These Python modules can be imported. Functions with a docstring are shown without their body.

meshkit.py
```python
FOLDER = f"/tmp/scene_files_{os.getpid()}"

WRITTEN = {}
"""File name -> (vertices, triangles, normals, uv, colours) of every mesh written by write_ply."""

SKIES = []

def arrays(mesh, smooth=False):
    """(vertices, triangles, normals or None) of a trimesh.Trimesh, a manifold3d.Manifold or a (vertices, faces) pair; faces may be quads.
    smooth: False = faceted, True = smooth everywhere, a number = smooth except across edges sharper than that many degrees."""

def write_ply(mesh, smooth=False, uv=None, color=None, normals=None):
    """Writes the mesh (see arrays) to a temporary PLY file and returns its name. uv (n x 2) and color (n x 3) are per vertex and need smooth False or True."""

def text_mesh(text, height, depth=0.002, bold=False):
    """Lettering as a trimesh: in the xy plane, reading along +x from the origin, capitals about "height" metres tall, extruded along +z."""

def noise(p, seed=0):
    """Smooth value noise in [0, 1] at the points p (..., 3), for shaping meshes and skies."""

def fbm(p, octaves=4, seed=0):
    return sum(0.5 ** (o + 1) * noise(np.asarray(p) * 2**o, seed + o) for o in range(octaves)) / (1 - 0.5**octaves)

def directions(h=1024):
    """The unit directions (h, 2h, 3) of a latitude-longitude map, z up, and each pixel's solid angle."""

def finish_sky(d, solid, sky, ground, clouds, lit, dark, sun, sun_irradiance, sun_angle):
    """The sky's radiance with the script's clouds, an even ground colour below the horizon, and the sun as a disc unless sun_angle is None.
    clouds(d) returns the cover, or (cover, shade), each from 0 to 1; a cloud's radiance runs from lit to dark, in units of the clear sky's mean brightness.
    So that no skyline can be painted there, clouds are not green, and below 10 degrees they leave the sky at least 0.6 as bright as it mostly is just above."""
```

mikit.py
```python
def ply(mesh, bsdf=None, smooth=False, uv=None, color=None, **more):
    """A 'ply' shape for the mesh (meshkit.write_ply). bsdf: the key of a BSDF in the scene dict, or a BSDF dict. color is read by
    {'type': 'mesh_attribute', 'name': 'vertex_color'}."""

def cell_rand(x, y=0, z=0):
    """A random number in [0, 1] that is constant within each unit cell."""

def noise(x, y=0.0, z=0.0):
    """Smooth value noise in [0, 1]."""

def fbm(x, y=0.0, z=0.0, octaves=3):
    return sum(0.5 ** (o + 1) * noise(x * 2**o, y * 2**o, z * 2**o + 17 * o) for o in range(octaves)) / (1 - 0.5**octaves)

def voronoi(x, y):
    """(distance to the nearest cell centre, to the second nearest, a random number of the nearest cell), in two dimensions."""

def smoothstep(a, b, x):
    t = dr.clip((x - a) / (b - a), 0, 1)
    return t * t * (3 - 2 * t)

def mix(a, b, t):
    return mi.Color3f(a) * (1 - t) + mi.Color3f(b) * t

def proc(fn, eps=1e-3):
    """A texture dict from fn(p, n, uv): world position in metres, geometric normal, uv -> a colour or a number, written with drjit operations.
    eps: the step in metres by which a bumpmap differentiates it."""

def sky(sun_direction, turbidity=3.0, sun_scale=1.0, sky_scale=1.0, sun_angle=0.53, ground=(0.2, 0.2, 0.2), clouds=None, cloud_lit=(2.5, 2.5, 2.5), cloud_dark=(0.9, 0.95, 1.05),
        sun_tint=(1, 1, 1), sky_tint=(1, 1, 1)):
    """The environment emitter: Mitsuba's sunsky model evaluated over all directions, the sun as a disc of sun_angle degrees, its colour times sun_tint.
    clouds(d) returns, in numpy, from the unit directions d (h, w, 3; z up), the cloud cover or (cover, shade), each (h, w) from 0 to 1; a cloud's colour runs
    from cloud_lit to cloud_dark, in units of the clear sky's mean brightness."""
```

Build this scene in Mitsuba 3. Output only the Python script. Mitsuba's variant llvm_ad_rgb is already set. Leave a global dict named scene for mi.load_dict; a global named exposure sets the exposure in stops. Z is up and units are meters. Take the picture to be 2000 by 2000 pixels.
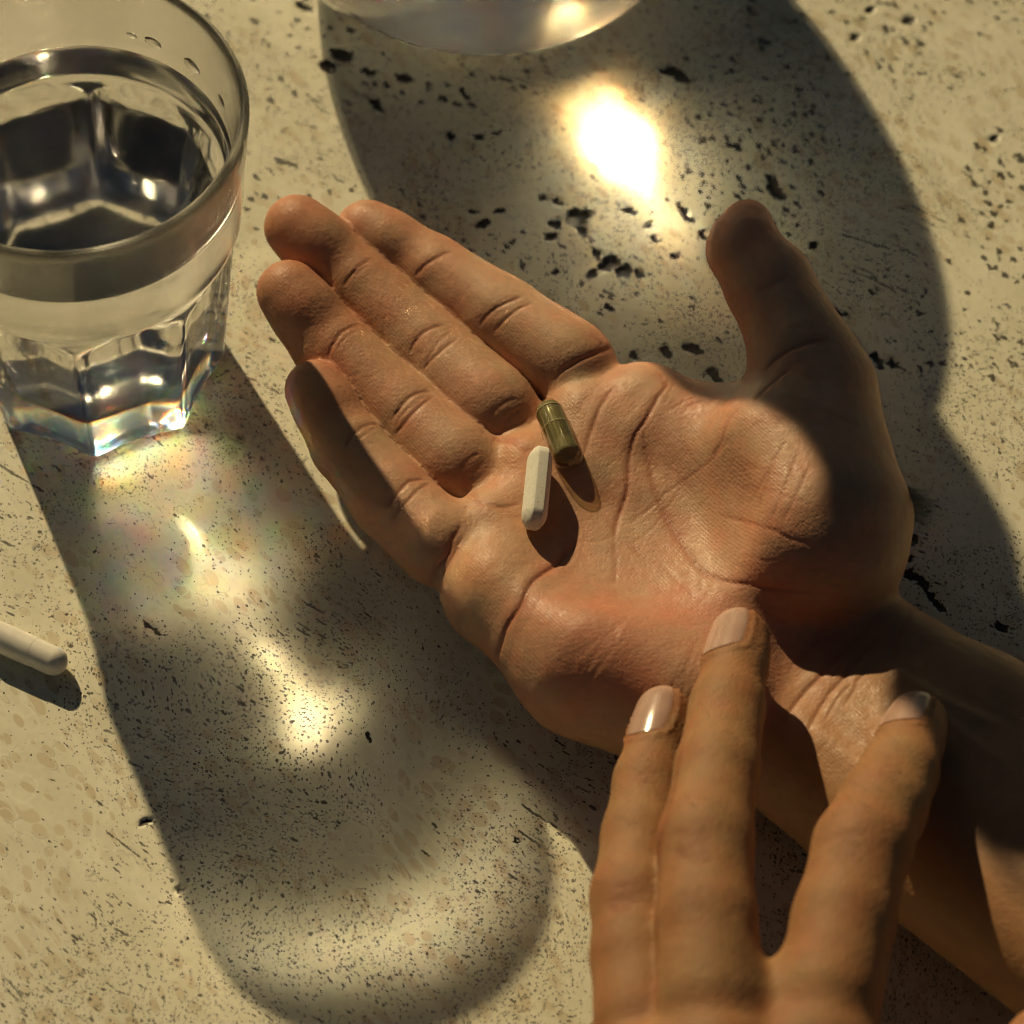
"""A palm with a tablet and a capsule in it, a tumbler and a carafe of water in low sun on a pale speckled stone table."""
import math
import numpy as np, trimesh, mitsuba as mi, drjit as dr, mikit, meshkit
from scipy.interpolate import PchipInterpolator
from scipy.spatial import cKDTree

T = mi.ScalarTransform4f
scene, labels = {}, {}
rng = np.random.default_rng(7)

# ---------------------------------------------------------------- camera, sun and sky, exposure
PITCH, AWAY, FOCAL = math.radians(56.5), 0.9, 8000.0
EYE = np.array([0, -AWAY * math.cos(PITCH), AWAY * math.sin(PITCH)])
FORE = np.array([0, math.cos(PITCH), -math.sin(PITCH)]); RIGHT = np.array([1.0, 0, 0]); UP = np.cross(RIGHT, FORE)
scene['camera'] = {'type': 'thinlens', 'to_world': T().look_at(origin=EYE.tolist(), target=[0, 0, 0], up=[0, 0, 1]),
                   'fov': 2 * math.degrees(math.atan(1000 / FOCAL)), 'aperture_radius': 0.0048, 'focus_distance': 0.874,
                   'near_clip': 0.01, 'far_clip': 50.0}
SUN = np.array([-65.187, 134.82, 90.0]); SUN /= np.linalg.norm(SUN)
LEVEL = 0.004                     # a dim scene with a long exposure: bright glints keep their energy
scene['sky'] = mikit.sky(SUN, turbidity=3, sun_scale=LEVEL, sky_scale=LEVEL * 0.19, sun_angle=0.9, sun_tint=(1, 0.975, 0.80),
                         sky_tint=(1, 0.88, 0.70), ground=(0.12, 0.1, 0.07))
exposure = 9.3


def at(px, py, z=0.0):
    """the point of the place at height z that the photograph shows at pixel (px, py) of 2000"""
    d = FORE + RIGHT * (px - 1000) / FOCAL - UP * (py - 1000) / FOCAL
    return EYE + d * ((z - EYE[2]) / d[2])


def pixel(p):
    q = np.asarray(p) - EYE
    w = q @ FORE
    return np.stack([1000 + FOCAL * (q @ RIGHT) / w, 1000 - FOCAL * (q @ UP) / w], -1)


def put(key, shape, label=None, category=None, group=None, kind=None):
    scene[key] = shape
    tag(key, label, category, group, kind)
    return key


def tag(key, label=None, category=None, group=None, kind=None):
    d = {k: v for k, v in (('label', label), ('category', category), ('group', group), ('kind', kind)) if v}
    if d:
        labels[key] = d


def rgb(*c):
    return {'type': 'rgb', 'value': list(c)}


MM = 0.001
# ---------------------------------------------------------------- the stone table top
# large open pores, each (pixel x, y, half length mm, half width mm, turn in degrees)
PORES = [(668, 108, 2.6, 1.5, -30), (640, 130, 2.0, 1.2, -40), (722, 140, 1.4, 1.0, 0), (790, 152, 1.8, 1.1, -20), (735, 205, 2.3, 1.0, -50),
         (905, 180, 2.0, 0.8, -60), (865, 190, 1.3, 0.7, -40), (1325, 145, 3.4, 1.3, -35), (1300, 138, 1.7, 0.9, -15), (880, 265, 1.3, .8, 60),
         (935, 268, 1.1, .8, 0), (970, 258, 1.1, .7, 10), (1060, 385, 1.1, .7, 0), (1090, 393, 1.2, .7, -30), (940, 437, 1.7, 1.0, 20), (925, 412, 1.1, .5, 0),
         (975, 412, 1.0, .6, 0), (1085, 438, 1.3, 1.0, -40), (1075, 462, 1.2, 1.0, 30), (1125, 425, 2.2, 1.9, -40), (1135, 450, 1.9, .9, -60), (1143, 420, 1.6, .8, 15),
         (1165, 495, 1.5, .7, -70), (1190, 515, 2.5, 1.5, 35), (1217, 528, 1.7, 1.5, 60), (1155, 535, 1.2, 1.0, 30), (1248, 535, 1.3, .8, -60), (1085, 530, 1.0, .7, 0),
         (1338, 415, 2.9, .8, -62), (1375, 460, 1.4, .9, -50), (1227, 412, 1.6, .6, -25), (1280, 465, 1.2, .8, -50), (1268, 440, 1.0, .5, 0), (1508, 352, 1.7, .9, -60),
         (1515, 372, 2.6, 1.3, -55), (1435, 285, 1.8, .7, -40), (1300, 685, 1.6, .8, -65), (1352, 680, 2.2, 1.1, -30), (1240, 695, 1.2, .7, -70), (1388, 725, 1.3, .9, -50),
         (1400, 740, 1.2, .8, -50), (1715, 705, 2.1, .8, -65), (1745, 710, 1.4, .8, -50), (1640, 610, 1.7, .8, -35), (1775, 1055, 1.6, 1.2, 0), (1772, 1090, 1.3, .9, 0),
         (1772, 1120, 1.6, .8, -50), (1795, 1130, 2.6, .9, -45), (1823, 1170, 3.8, .7, -58), (1670, 73, 1.0, .9, 0), (1775, 40, 1.5, 1.2, 0), (1940, 270, 1.0, .8, 0),
         (298, 1225, 2.4, .6, -38), (595, 15, 2.4, .6, -35), (285, 1604, 1.6, .55, 22), (350, 1738, .9, .6, 0), (1012, 1641, .9, .6, 10), (720, 1440, 1.5, .5, -65), (1955, 1225, 1.6, .9, -40),
         (1700, 20, 1.0, .7, 20), (1590, 480, 1.1, .7, 20), (880, 700, 1.2, .8, 0), (1000, 470, .9, .6, 20), (1320, 500, 1.0, .7, 0), (1190, 600, 1.1, .6, -50), (1480, 505, 1.2, .7, -60)]
PC = np.array([at(p[0], p[1])[:2] for p in PORES])
PAR = [(c[0], c[1], math.cos(math.radians(p[4])), math.sin(math.radians(p[4])), p[2] * 1.3 * MM, p[3] * 1.3 * MM) for c, p in zip(PC, PORES)]


def pore_np(x, y):
    """normalised distance to the nearest large pore (below 1: inside)"""
    m = np.full(x.shape, 9.0)
    for cx, cy, c, s, a, b in PAR:
        near = (np.abs(x - cx) < 3 * a) & (np.abs(y - cy) < 3 * a)
        u, v = (x[near] - cx) * c + (y[near] - cy) * s, -(x[near] - cx) * s + (y[near] - cy) * c
        m[near] = np.minimum(m[near], np.sqrt((u / a) ** 2 + (v / b) ** 2))
    return m


gx = np.concatenate([[-.9, -.5, -.3, -.2], np.arange(-.15, .1501, .0008), [.2, .3, .5, .9]])
gy = np.concatenate([[-.6, -.4, -.25, -.19], np.arange(-.155, .1701, .0008), [.2, .25, .35, .6, .9]])
X, Y = np.meshgrid(gx, gy, indexing='ij')
wob = (meshkit.fbm(np.stack([X, Y, 0 * X], -1) * 700, 2, 3) - .5) * .9
Z = -.0008 * np.clip((.95 - pore_np(X, Y) - wob * .4) / .5, 0, 1)
i, j = np.meshgrid(np.arange(len(gx) - 1), np.arange(len(gy) - 1), indexing='ij')
n_ = len(gy)
quads = np.stack([i * n_ + j, (i + 1) * n_ + j, (i + 1) * n_ + j + 1, i * n_ + j + 1], -1).reshape(-1, 4)
table = (np.stack([X, Y, Z], -1).reshape(-1, 3), quads)


def flow(p, turn, stretch):
    c, s = math.cos(turn), math.sin(turn)
    return (p.x * c + p.y * s) / stretch, -p.x * s + p.y * c


def stone(p):
    """(colour, darkness of the specks) of the stone at p"""
    wx = mikit.noise(p.x * 55, p.y * 55, 3) - .5
    wy = mikit.noise(p.x * 55, p.y * 55, 9) - .5
    q = mi.Point3f(p.x + .007 * wx, p.y + .007 * wy, p.z)
    u, v = flow(q, math.radians(-58), 2.1)
    fine = mikit.fbm(p.x * 900, p.y * 900, 1, 3)
    col = mikit.mix((.60, .585, .44), (.745, .73, .59), mikit.fbm(u * 150, v * 150, 2, 4))
    col = col * (.94 + .12 * fine)
    # rounded tan grains in the paler matrix
    d1, d2, r = mikit.voronoi(u * 330 + 5, v * 330)
    grain = mikit.smoothstep(.04, .14, .40 * r + .12 - d1) * mikit.smoothstep(.45, .55, mikit.noise(p.x * 60, p.y * 60, 5) + .1)
    col = mikit.mix(col, mikit.mix((.50, .42, .27), (.58, .52, .37), mikit.cell_rand(dr.floor(r * 977))), grain * .75)
    rim = mikit.smoothstep(.05, .0, dr.abs(.40 * r + .10 - d1)) * mikit.smoothstep(.6, .75, mikit.noise(u * 500, v * 500, 2))
    # pale veins
    vein = mikit.smoothstep(.035, .0, dr.abs(mikit.fbm(u * 210, v * 210, 8, 3) - .5))
    col = mikit.mix(col, (.76, .74, .61), vein * .5)
    # specks: three sizes, long along the flow, thick in some places and thin in others
    much = mikit.smoothstep(.3, .7, mikit.fbm(p.x * 48, p.y * 48, 4, 3))
    sway = 25 * (mikit.noise(p.x * 30, p.y * 30, 6) - .5)
    dark = mi.Float(0)
    for k, (size, most, st, prob) in enumerate(((2300, .46, 1.4, .17), (1500, .40, 1.7, .13), (900, .34, 1.9, .06), (480, .25, 1.6, .025))):
        a, b = flow(q, math.radians(-60 + 9 * k), st)
        a, b = a + .0004 * sway * k, b + .0003 * sway
        e1, e2, h = mikit.voronoi(a * size + 31 * k, b * size)
        h2 = mikit.cell_rand(dr.floor(h * 7919), k)
        edge = most * (.45 + .55 * h2) + .26 * (mikit.noise(p.x * size * 2.4, p.y * size * 2.4, k) - .5)
        dark = dr.maximum(dark, mikit.smoothstep(.0, .07, edge - e1) * dr.select(h < prob * (.12 + 1.7 * much), .72 + .28 * h2, 0.))
    # coarser, blacker specks where the stone is more open, towards the back
    open_ = mikit.smoothstep(.02, .06, p.y) * mikit.smoothstep(.38, .62, mikit.fbm(p.x * 33 + 4, p.y * 33, 7, 2))
    a, b = flow(q, math.radians(-50), 1.7)
    e1, e2, h = mikit.voronoi(a * 520 + 7, b * 520)
    edge = .16 + .26 * mikit.cell_rand(dr.floor(h * 6131)) + .45 * (mikit.noise(p.x * 1500, p.y * 1500, 5) - .5)
    dark = dr.maximum(dark, mikit.smoothstep(.0, .07, edge - e1) * dr.select(h < .34 * open_, 1., 0.))
    # thin cracks that follow the flow
    cu, cv = flow(q, math.radians(-52), 3.2)
    crack = mikit.smoothstep(.010, .003, dr.abs(mikit.fbm(cu * 420, cv * 420, 14, 2) - .5)) * mikit.smoothstep(.72, .8, mikit.noise(p.x * 230, p.y * 230, 3))
    dark = dr.maximum(dark, crack * .35)
    m = mi.Float(9)
    jx = p.x + .0011 * (mikit.fbm(p.x * 950, p.y * 950, 12, 2) - .5) * 1.6
    jy = p.y + .0011 * (mikit.fbm(p.x * 950, p.y * 950, 22, 2) - .5) * 1.6
    for cx, cy, c, s, a, b in PAR:
        du, dv = (jx - cx) * c + (jy - cy) * s, -(jx - cx) * s + (jy - cy) * c
        m = dr.minimum(m, dr.square(du / a) + dr.square(dv / b))
    pore = mikit.smoothstep(1.0, .75, m)
    # fine black speckle round the large pores
    dark = dr.maximum(dark, rim * .35)
    return col, dr.maximum(dark * .93, pore), pore


def stone_colour(p, n, uv):
    col, dark, pore = stone(p)
    return mikit.mix(col, (.022, .019, .014), dark)


def stone_height(p, n, uv):
    return -.00008 * stone(p)[1] + .00003 * mikit.fbm(p.x * 2500, p.y * 2500, 1, 2)


def stone_rough(p, n, uv):
    return .30 + .3 * mikit.fbm(p.x * 300, p.y * 300, 7, 2)


scene['stone'] = {'type': 'principled', 'base_color': mikit.proc(stone_colour), 'roughness': mikit.proc(stone_rough), 'specular': .4}
put('table_top', mikit.ply(table, 'stone', smooth=True), 'pale cream stone table top with black specks, open pores and tan grains', kind='structure')
# ---------------------------------------------------------------- carafe and tumbler
def lathe(prof, n=96, fn=None, close=False):
    prof = np.array(prof, float); m = len(prof); a = np.arange(n) * 2 * np.pi / n
    v = np.zeros((m, n, 3))
    for i, (r, z) in enumerate(prof):
        rr = r * np.ones(n) if fn is None else fn(r, z, a)
        v[i] = np.stack([rr * np.cos(a), rr * np.sin(a), z + 0 * a], 1)
    k = m if close else m - 1
    i, j = np.meshgrid(np.arange(k), np.arange(n), indexing='ij')
    i2 = (i + 1) % m
    q = np.stack([i * n + j, i * n + (j + 1) % n, i2 * n + (j + 1) % n, i2 * n + j], -1).reshape(-1, 4)
    f = np.vstack([q[:, [0, 1, 2]], q[:, [0, 2, 3]]]); w = v.reshape(-1, 3)
    area = np.linalg.norm(np.cross(w[f[:, 1]] - w[f[:, 0]], w[f[:, 2]] - w[f[:, 0]]), axis=1)
    mesh = trimesh.Trimesh(w, f[area > 1e-15], process=False)
    mesh.merge_vertices()
    return mesh


PASS = [lambda p, n, uv: mi.Color3f(3., 0., 0.), lambda p, n, uv: mi.Color3f(0., 3., 0.), lambda p, n, uv: mi.Color3f(0., 0., 3.)]


def dispersive(alpha, iors, ext):
    """glass whose index differs for red, green and blue: a mixture of three clear interfaces"""
    third = lambda k: mikit.proc(PASS[k])
    one = lambda k: {'type': 'roughdielectric', 'distribution': 'ggx', 'alpha': alpha, 'int_ior': iors[k], 'ext_ior': ext,
                     'specular_transmittance': third(k)}
    return {'type': 'blendbsdf', 'weight': 1 / 3, 'a': {'type': 'blendbsdf', 'weight': .5, 'a': one(0), 'b': one(1)}, 'b': one(2)}


def glass(alpha, ior, ext=1.0):
    return {'type': 'roughdielectric', 'distribution': 'ggx', 'alpha': alpha, 'int_ior': ior, 'ext_ior': ext}


scene['thin_glass'] = {'type': 'thindielectric', 'int_ior': 1.5}
CX, CY = -.00641, .16729
A_, C_, ZC = .05954, .05891, .04598


def carafe_r(z):
    z = np.asarray(z, float)
    body = A_ * np.sqrt(np.maximum(1e-9, 1 - ((z - ZC) / C_) ** 2))
    zz = [.078, .080, .086, .092, .100, .110, .120, .130, .140, .150, .160, .170, .176, .182, .19, .2, .216]
    rr = [A_ * math.sqrt(1 - ((.078 - ZC) / C_) ** 2), .0483, .0417, .0348, .0304, .0308, .0303, .0250, .0238, .0217, .0181, .0190, .0222, .0275, .0305, .0305, .0275]
    return np.where(z < .078, body, PchipInterpolator(zz, rr)(np.clip(z, .078, .216)))


here = [CX, CY, 0]
z = np.concatenate([np.linspace(.0004, .02, 14), np.linspace(.02, .215, 80)[1:]])
put('water_carafe', mikit.ply(lathe([(1e-5, .0004)] + list(zip(carafe_r(z), z))).apply_translation(here), 'thin_glass', smooth=30),
    'round bellied clear glass carafe of water at the back, its base reaching into the picture', 'carafe')
rim_r = float(carafe_r(.2155))
ring = [(rim_r + .0009 * math.cos(t), .2155 + .0009 * math.sin(t)) for t in np.linspace(0, 2 * math.pi, 12, endpoint=False)]
scene['rim_glass'] = glass(.06, 1.5)
put('water_carafe__rim', mikit.ply(lathe(ring, close=True).apply_translation(here), 'rim_glass', smooth=True))
z = np.concatenate([np.linspace(.0032, .02, 14), np.linspace(.02, .112, 60)[1:]])
scene['deep_water'] = dispersive(.045, (1.328, 1.336, 1.346), 1.0)
put('carafe_water', mikit.ply(lathe([(1e-5, .0032)] + list(zip(carafe_r(z) - .0015, z)) + [(1e-5, .112)]).apply_translation(here), 'deep_water', smooth=30),
    'clear water filling the round glass carafe up to its neck', 'water')

z = np.linspace(.1135, .208, 70)
scene['stopper_glass'] = glass(.06, 1.5)
put('glass_stopper', mikit.ply(lathe([(1e-5, .1135)] + list(zip(carafe_r(z) - .0012, z)) + [(1e-5, .208)]).apply_translation(here), 'stopper_glass', smooth=30),
    'solid glass stopper in the neck of the round carafe', 'stopper')

TX, TY = -.0925, .0411
there = [TX, TY, 0]
SXY = SUN[:2] / np.linalg.norm(SUN[:2])


def eight(r, z, a, lo=.048, hi=.0535, turn=0.0, soft=.10):
    """radius of an eight-sided section with slightly rounded corners that turns round above hi; r: corner radius"""
    k = np.clip((hi - z) / (hi - lo), 0, 1)
    k = k * k * (3 - 2 * k)
    b = (a - turn) % (np.pi / 4) - np.pi / 8
    o = r * math.cos(np.pi / 8) / np.cos(b)
    o = np.minimum(o, r * (1 - soft * .1))
    return o * k + r * (1 - k)


outer = [(1e-5, .0016), (.018, .0014), (.0245, .0008), (.0268, .0006), (.0277, .0014), (.0282, .0035), (.0300, .020), (.0318, .036), (.0331, .047),
         (.0334, .0505), (.0335, .0525), (.0342, .0534), (.0346, .0545), (.0352, .060), (.0361, .070)]
# finer rows so that the facets' arched tops come out
def refine(prof, step):
    out = [prof[0]]
    for a, b in zip(prof[:-1], prof[1:]):
        k = max(1, int(math.hypot(b[0] - a[0], b[1] - a[1]) / step))
        out += [(a[0] + (b[0] - a[0]) * t / k, a[1] + (b[1] - a[1]) * t / k) for t in range(1, k + 1)]
    return out


HOLLOW, ROUND = .0010, .0007


def arch(r, z, a):
    """the facets end in low arches under the plain band"""
    b = (a % (np.pi / 4) - np.pi / 8) / (np.pi / 8)
    top = .0525 - .0045 * b * b
    k = np.clip((top - z) / .0035, 0, 1); k = k * k * (3 - 2 * k)
    if z > .0528:
        k = k * 0
    o = r * math.cos(np.pi / 8) / np.cos(b * np.pi / 8) - HOLLOW * (1 - b * b)
    e = np.maximum(ROUND - np.abs(o - r * .990), 0) / ROUND       # rounded ribs between the facets
    o = np.minimum(o, r * .990) - e * e * ROUND / 4
    return o * k + r * (1 - k)


shell = lathe(refine(outer, .0012), 192, arch)
scene['tumbler_far'] = glass(.016, 1.51)
scene['tumbler_clear'] = glass(.008, 1.51)
scene['tumbler_near'] = dispersive(.008, (1.49, 1.51, 1.533), 1.0)


def part_of(keep, bsdf, smooth, low=None):
    v, f, nn = meshkit.arrays(shell, smooth)
    cc = v[f].mean(1)
    k = ((cc[:, :2] @ SXY) > 0.002) == keep
    if low is not None:
        k &= (cc[:, 2] < .022) == low
    path = meshkit.write_ply((v + np.array(there), f[k]), False, normals=nn)
    return {'type': 'ply', 'filename': path, 'face_normals': False, 'bsdf': {'type': 'ref', 'id': bsdf}}


put('water_tumbler__faceted_wall', part_of(True, 'tumbler_far', 22))
tag('water_tumbler', 'clear faceted glass tumbler of water left of the open hand', 'tumbler')
put('water_tumbler__faceted_wall_001', part_of(False, 'tumbler_clear', 22, False))
put('water_tumbler__thick_base', part_of(False, 'tumbler_near', 22, True))
INNER = [(.0215, .0125), (.0238, .0150), (.0250, .0190), (.0262, .026), (.0290, .045), (.0308, .0525), (.0322, .058), (.0335, .0695)]
zi, ri = np.array([p[1] for p in INNER]), np.array([p[0] for p in INNER])


def inner_eight(r, z, a):
    return eight(r, z, a, .040, .056, 0, .3) if z < .056 else r + 0 * a


inner = refine([(1e-5, .0112), (.012, .0114), (.018, .0117)] + INNER, .0015)
scene['glass_to_water'] = {'type': 'dielectric', 'int_ior': 1.334, 'ext_ior': 1.51}
scene['water_top'] = glass(.015, 1.334)
w = lathe(inner, 160, inner_eight)
put('tumbler_water', mikit.ply(w.apply_translation(there), 'glass_to_water', smooth=30), 'clear water standing in the faceted tumbler', 'water')
men = [(.0335, .0695), (.0331, .0692), (.0325, .0690), (.031, .06885), (1e-5, .0688)]
put('tumbler_water__surface', mikit.ply(lathe(men, 128).apply_translation(there), 'water_top', smooth=30))
lip = [(.0335, .0695), (.0348, .0699), (.0361, .070)]
# the band above the facets: a tapering wall
BAND_OUT = [(.0361, .0700), (.0367, .0745), (.0373, .0795), (.0378, .0840), (.0380, .0862), (.03802, .0874), (.0378, .0882), (.0374, .0887), (.0369, .0889)]
BAND_IN = [(.0369, .0889), (.0364, .0887), (.03605, .0881), (.0358, .0872), (.0352, .0840), (.0345, .0795), (.0338, .0740), (.0335, .0695)]


def half(mesh, near, bsdf, smooth=40):
    v, f, nn = meshkit.arrays(mesh, smooth)
    cc = v[f].mean(1)
    k = ((cc[:, :2] @ SXY) < 0.0) == near
    path = meshkit.write_ply((v + np.array(there), f[k]), False, normals=nn)
    return {'type': 'ply', 'filename': path, 'face_normals': False, 'bsdf': {'type': 'ref', 'id': bsdf}}


scene['wall_out'] = glass(.010, 1.51)
scene['wall_in'] = glass(.040, 1.51)
scene['wall_back'] = glass(.028, 1.51)
o_, i_ = lathe(refine(BAND_OUT, .0006), 192), lathe(refine(BAND_IN, .0006), 192)
put('water_tumbler__band', half(o_, True, 'wall_out'))
put('water_tumbler__band_inside', half(i_, True, 'wall_in'))
put('water_tumbler__band_001', half(o_, False, 'wall_back'))
put('water_tumbler__band_inside_001', half(i_, False, 'wall_back'))

# drops that cling to the wall
rngd = np.random.default_rng(3)
scene['drop'] = glass(.012, 1.33)
for k, (px_, py_, s_) in enumerate(((288, 98, 1.0), (362, 138, 1.25), (421, 203, .9), (245, 92, .6))):
    r_, z_ = .0352, .0745
    q = at(px_, py_, z_)[:2] - np.array([TX, TY]); q /= np.linalg.norm(q)
    m = trimesh.creation.icosphere(3, 1.0)
    m.vertices = m.vertices * (1 + .25 * (meshkit.noise(m.vertices * 1.6 + k, 1) - .5))[:, None] * np.array([.0006, .0021, .0014]) * s_
    m.apply_transform(trimesh.transformations.rotation_matrix(math.atan2(q[1], q[0]), [0, 0, 1]))
    m.apply_translation([TX + q[0] * (r_ - .0012), TY + q[1] * (r_ - .0012), z_])
    put('water_drop' + (f'_{k:03d}' if k else ''), mikit.ply(m, 'drop', smooth=True), ('second', 'third', 'rightmost', 'leftmost')[k] + ' of the four clear water drops clinging to the tumbler wall, counted from the left', 'water drop', 'water drops on the wall of the tumbler')
# ---------------------------------------------------------------- pills
def frame(x, y=None):
    """rotation whose columns are x, y made square to it, and their cross product"""
    x = np.asarray(x, float) / np.linalg.norm(x)
    y = np.asarray(y, float) - np.dot(y, x) * x
    y /= np.linalg.norm(y)
    return np.stack([x, y, np.cross(x, y)], 1)


def placed(mesh, R, c):
    M = np.eye(4); M[:3, :3] = R; M[:3, 3] = c
    m = mesh.copy(); m.apply_transform(M)
    return m


def round_end(r, L0, L1, close0=True, close1=True, n=48):
    """a capsule shell along z from L0 to L1"""
    t = np.linspace(0, math.pi / 2, 14)
    prof = []
    if close0:
        prof += [(max(1e-6, r * math.sin(a)), L0 + r - r * math.cos(a)) for a in t]
    else:
        prof += [(r, L0)]
    if close1:
        prof += [(max(1e-6, r * math.cos(a)), L1 - r + r * math.sin(a)) for a in t]
    else:
        prof += [(r, L1)]
    return lathe(prof, n)


ZX = np.array([[0, 0, 1], [0, 1, 0], [-1, 0, 0.]])   # z of a lathe -> x


def lay(mesh, a, b, up=(0, 0, 1)):
    """a mesh built along z from 0, laid from a towards b"""
    R = frame(b - a, up)
    return placed(mesh, R @ np.array([[0, 0, 1], [1, 0, 0], [0, 1, 0.]]), a)


# white capsule on the stone
def chalk(p, n, uv):
    return mikit.mix((.70, .68, .60), (.80, .78, .71), mikit.fbm(p.x * 800, p.y * 800, p.z * 800, 3))


scene['white_shell'] = {'type': 'principled', 'base_color': mikit.proc(chalk), 'roughness': .3, 'specular': .5, 'clearcoat': .4, 'clearcoat_gloss': .8}
r0 = .00315
b0, a0 = at(104, 1291, .0033), at(-60, 1217, .0033)
d0 = (b0 - a0) / np.linalg.norm(b0 - a0)
end = b0 + d0 * r0
put('white_capsule', mikit.ply(lay(round_end(r0, 0, .0128, True, False), end, end - d0), 'white_shell', smooth=30),
    'plain white capsule lying on the stone near the left edge of the picture', 'capsule')
put('white_capsule__cap', mikit.ply(lay(trimesh.util.concatenate([round_end(r0 + .00014, .0082, .0205, False, True), lathe([(r0 - .0001, .0082), (r0 + .00014, .0082)], 48)]), end, end - d0), 'white_shell', smooth=30))


# tablet standing on its edge in the palm
def tablet_colour(p, n, uv):
    sp = mikit.fbm(p.x * 1500, p.y * 1500, p.z * 1500, 3)
    c = mikit.mix((.63, .62, .53), (.74, .73, .65), sp)
    d = mikit.noise(p.x * 2600, p.y * 2600, p.z * 2600)
    c = mikit.mix(c, (.50, .33, .17), mikit.smoothstep(.80, .93, d) * .7)
    return mikit.mix(c, (.2, .15, .1), mikit.smoothstep(.93, .97, mikit.noise(p.x * 4000 + 9, p.y * 4000, p.z * 4000)) * .8)


scene['pressed_powder'] = {'type': 'principled', 'base_color': mikit.proc(tablet_colour), 'roughness': .75, 'specular': .25}


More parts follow.
